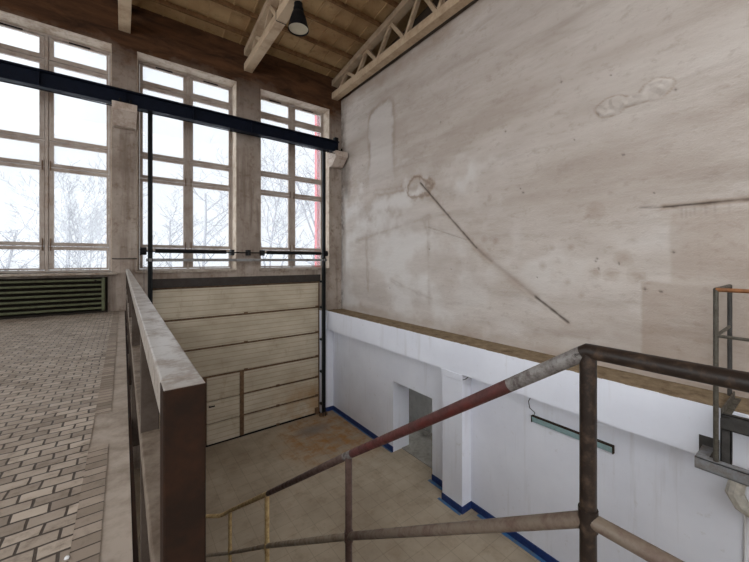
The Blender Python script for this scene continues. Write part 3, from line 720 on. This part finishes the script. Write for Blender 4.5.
# pale lagged pipe bend on the lower wall, below the platform
eb = thing('pipe_bend', (5.42, .5, H - 2.5), 'pale lagged pipe bend on the white wall below the steel platform', 'pipe')
q = MB().tube([(5.28, .43, LB), (5.28, .50, H - 2.27), (5.28, .585, H - 2.37), (5.28, .605, H - 2.50), (5.28, .55, H - 2.61), (5.28, .40, H - 2.67), (5.28, .2, H - 2.68)], [.06, .062, .07, .076, .074, .066, .066], 10)
q.build('lagging', M['lagging'], eb)
MB().tube([(5.28, .2, H - 2.68), (5.28, -.8, H - 2.68)], .045, 12).build('pipe', M['white_pipe'], eb, smooth=True)
MB().box(5.27, XLW, -.3, -.27, H - 2.75, H - 2.725).build('bracket', M['platform_dark'], eb)
cd = MB().tube([(XLW - .012, .542, .0), (XLW - .012, .542, LB)], .012, 8)
tag(cd.build('conduit', M['white_pipe'], smooth=True), 'thin white conduit running down the wall behind the pipe bend', 'conduit')
cd = MB().box(XLW - .02, XLW, 4.72, 4.75, H - 3.4, LB)
tag(cd.build('cable_duct', M['white_pipe']), 'slim white cable duct beside the pilaster and the doorway', 'duct')

# fluorescent lamp on the lower wall
fl = thing('strip_lamp', (XLW, 2.34, H - 2.65), 'dusty teal strip lamp mounted on the white lower wall', 'lamp')
q = MB(); q.add([(XLW-.045,1.766,H-2.65),(XLW,1.766,H-2.65),(XLW,2.905,H-2.65),(XLW-.045,2.905,H-2.65),(XLW-.055,1.766,H-2.56),(XLW,1.766,H-2.56),(XLW,2.905,H-2.56),(XLW-.055,2.905,H-2.56)],
    [(0,3,2,1),(4,5,6,7),(0,1,5,4),(1,2,6,5),(2,3,7,6),(3,0,4,7)]); q.build('housing', M['teal'], fl, bevel=.008)
MB().box(XLW - .06, XLW - .0, 1.76, 2.91, H - 2.56, H - 2.545).build('top_tray', M['teal_dark'], fl, bevel=.003)
for a in (2.9, 1.756): MB().box(XLW - .058, XLW, a, a + .014, H - 2.655, H - 2.545).build('end_cap', M['teal_dark'], fl, bevel=.004)
cab = [(XLW - .03, 2.88, H - 2.545), (XLW - .012, 2.87, H - 2.5), (XLW - .012, 2.96, H - 2.45), (XLW - .012, 2.98, H - 2.35), (XLW - .012, 2.93, H - 2.24), (XLW - .012, 2.86, LB)]
tag(MB().tube(cab, .006, 6).build('lamp_cable', M['black'], smooth=True), 'loose dark cable rising from the strip lamp to the ledge', 'cable')
cab = [(XLG + .0, 4.14, LB - .1), (5.2, 4.11, LB - .09), (5.28, 4.08, LB - .04), (5.36, 3.98, LB - .03), (5.4, 3.8, LB - .03)]
tag(MB().tube(cab, .006, 6).build('loose_cable', M['black'], smooth=True), 'short loose cable bending off the top of the pilaster', 'cable')
cab = [(-.2, YF - .008, H + .03), (-.1, YF - .008, H + .025), (.2, YF - .008, H + .03), (.26, YF - .008, H + .03)]
tag(MB().tube(cab, .012, 6).build('wall_cable', M['black'], smooth=True), 'dark cable running level across the pier behind the guard rail', 'cable')

# rubble along the passage wall
random.seed(11)
def rock(c, r):
    mb = MB(); vs = []; n, m = 7, 5
    for i in range(m + 1):
        for j in range(n):
            th = math.pi * i / m; ph = 2*math.pi*j/n; k = r * random.uniform(.75, 1.2)
            vs.append((c[0] + k*math.sin(th)*math.cos(ph), c[1] + k*1.3*math.sin(th)*math.sin(ph), max(c[2] + .6*k*math.cos(th), .0)))
    fs = [(i*n+j, i*n+(j+1)%n, (i+1)*n+(j+1)%n, (i+1)*n+j) for i in range(m) for j in range(n)]
    return mb.add(vs, fs)
for k, (x, y, r) in enumerate(((6.72, 6.95, .1), (6.62, 6.6, .07), (6.66, 6.25, .11), (6.66, 7.25, .05))):
    tag(rock((x, y, r*.5), r).build('plaster_chunk', M['passage_floor']), ['broken plaster chunk on the passage floor, second from the far end', 'broken plaster chunk on the passage floor, second from the doorway side',
        'largest broken plaster chunk on the passage floor', 'smallest plaster chunk at the far end of the passage floor'][k], 'rubble', 'plaster chunks in the passage')
tag(rock((-.17, 1.72, ZF + .004), .008).build('plaster_crumb', M['white_pipe']), 'tiny white plaster crumb lying on the pavers', 'crumb')

# ------------------------------------------------------------------ outside
struct(MB().box(-90, 110, 10.1, 160, -.32, -.02), 'ground', M['snow'])
random.seed(21)
def tree(px, dist, h, label, stems=1, lean=0, spread=.55, seed=0, kind=0):
    rnd = random.Random(seed)
    u = (px - 374.5) / 338; sa, ca = math.sin(R(36.65)), math.cos(R(36.65))
    bx_, by_ = dist * (sa + u*ca), dist * (ca - u*sa)
    t = thing('bare_tree', (bx_, by_, 0), label, 'tree', 'bare trees outside the windows')
    tk = MB(); brn = MB(); cnt = [0]
    def grow(p, d, L, r, depth):
        pts = [p]; k = 4
        for i in range(k):
            d = (d + Vector((rnd.uniform(-1,1), rnd.uniform(-1,1), rnd.uniform(-.3,.6))) * .16).normalized(); pts.append(pts[-1] + d * L / k)
        rs = [r * (1 - .5 * i / k) for i in range(k + 1)]
        (tk if depth == 0 else brn).tube(pts, rs, 6 if depth == 0 else (4 if depth < 2 else 3), caps=False)
        if depth >= 4: return
        nb = [7, 5, 4, 3][depth]
        for i in range(nb):
            f = (.3 if depth == 0 else .2) + (.7 if depth == 0 else .8) * (i + rnd.random()*.6) / nb
            f = min(f, .99); j = min(int(f * k), k - 1); q = pts[j].lerp(pts[j+1], f*k - j)
            ax = Vector((rnd.uniform(-1,1), rnd.uniform(-1,1), rnd.uniform(-.1,.5))).normalized()
            nd = (d * (.75 if kind else .5) + ax * (.55 + spread * .6)).normalized()
            grow(q, nd, L * rnd.uniform(.34, .55), max(rs[j] * .55, .017), depth + 1)
    for s in range(stems):
        a = 2*math.pi*s/max(stems,1)
        off = Vector((math.cos(a), math.sin(a), 0)) * (.5 if stems > 1 else 0)
        grow(Vector((bx_, by_, 0)) + off, (Vector((lean, 0, 1)) + off * .35).normalized(), h * rnd.uniform(.85, 1) * .8, h * .0125 * (1 if stems == 1 else .6), 0)
    tk.build('trunk', M['bark'], t, smooth=True); brn.build('branches', M['bark'], t, smooth=True)
tree(-8, 20, 9.5, 'thick leaning bare tree outside the far left pane', 1, .35, .8, 4)
tree(78, 30, 12.5, 'bushy many-stemmed bare tree outside the left window', 5, 0, .35, 7, 1)
tree(172, 34, 12, 'slim bare tree outside the left pane of the middle window', 1, 0, .5, 12)
tree(208, 30, 13.5, 'straight-trunked bare tree outside the right pane of the middle window', 1, .02, .75, 15)
tree(270, 42, 19, 'many-stemmed bare tree outside the left pane of the right window', 3, 0, .5, 18, 1)
tree(304, 22, 14, 'tall spreading bare tree outside the right pane of the right window', 1, .05, .8, 23)
tree(105, 46, 13, 'distant bare tree behind the pier between the left windows', 2, 0, .5, 33, 1)
rp = thing('red_post', (5.52, 10.75, 0), 'tall bright red post standing outside the right window', 'post')
MB().box(5.43, 5.61, 10.68, 10.84, 0, H + 5.3).build('shaft', M['red'], rp, bevel=.01)
MB().box(5.35, 5.69, 10.6, 10.92, 0, .06).build('base_plate', M['red'], rp)

# ------------------------------------------------------------------ light: overcast winter sky, brighter behind and overhead
wo = bpy.data.worlds.new('overcast_sky'); bpy.context.scene.world = wo; wo.use_nodes = True
nt = wo.node_tree; nt.nodes.clear(); N = lambda t: nt.nodes.new(t)
tc = N('ShaderNodeTexCoord'); dt = N('ShaderNodeVectorMath'); dt.operation = 'DOT_PRODUCT'
sd = Vector((-.8, -.3, .5)).normalized(); dt.inputs[1].default_value = sd
nt.links.new(tc.outputs['Generated'], dt.inputs[0])
mr_ = N('ShaderNodeMapRange'); mr_.interpolation_type = 'SMOOTHSTEP'
for k, v in (('From Min', -.08), ('From Max', .75), ('To Min', .95), ('To Max', 5.0)): mr_.inputs[k].default_value = v
nt.links.new(dt.outputs['Value'], mr_.inputs['Value'])
bg = N('ShaderNodeBackground'); bg.inputs['Color'].default_value = (.93, .965, 1, 1); nt.links.new(mr_.outputs[0], bg.inputs['Strength'])
ow = N('ShaderNodeOutputWorld'); nt.links.new(bg.outputs[0], ow.inputs[0])

# ------------------------------------------------------------------ camera
cam = bpy.data.cameras.new('camera'); co = bpy.data.objects.new('camera', cam); col.objects.link(co)
co.location = (0, 0, H); co.rotation_euler = (R(90), 0, -math.atan(251.5/338))
cam.sensor_width = 36; cam.lens = 338 / 749 * 36; cam.shift_y = -21 / 749; cam.clip_start = .02; cam.clip_end = 500
S = bpy.context.scene; S.camera = co
S.view_settings.view_transform = 'Standard'; S.view_settings.look = 'None'; S.view_settings.gamma = 1; S.view_settings.use_curve_mapping = False
S.view_settings.exposure = 0.0
S.cycles.max_bounces = 10; S.cycles.diffuse_bounces = 6; S.cycles.transparent_max_bounces = 12
S.cycles.use_denoising = True
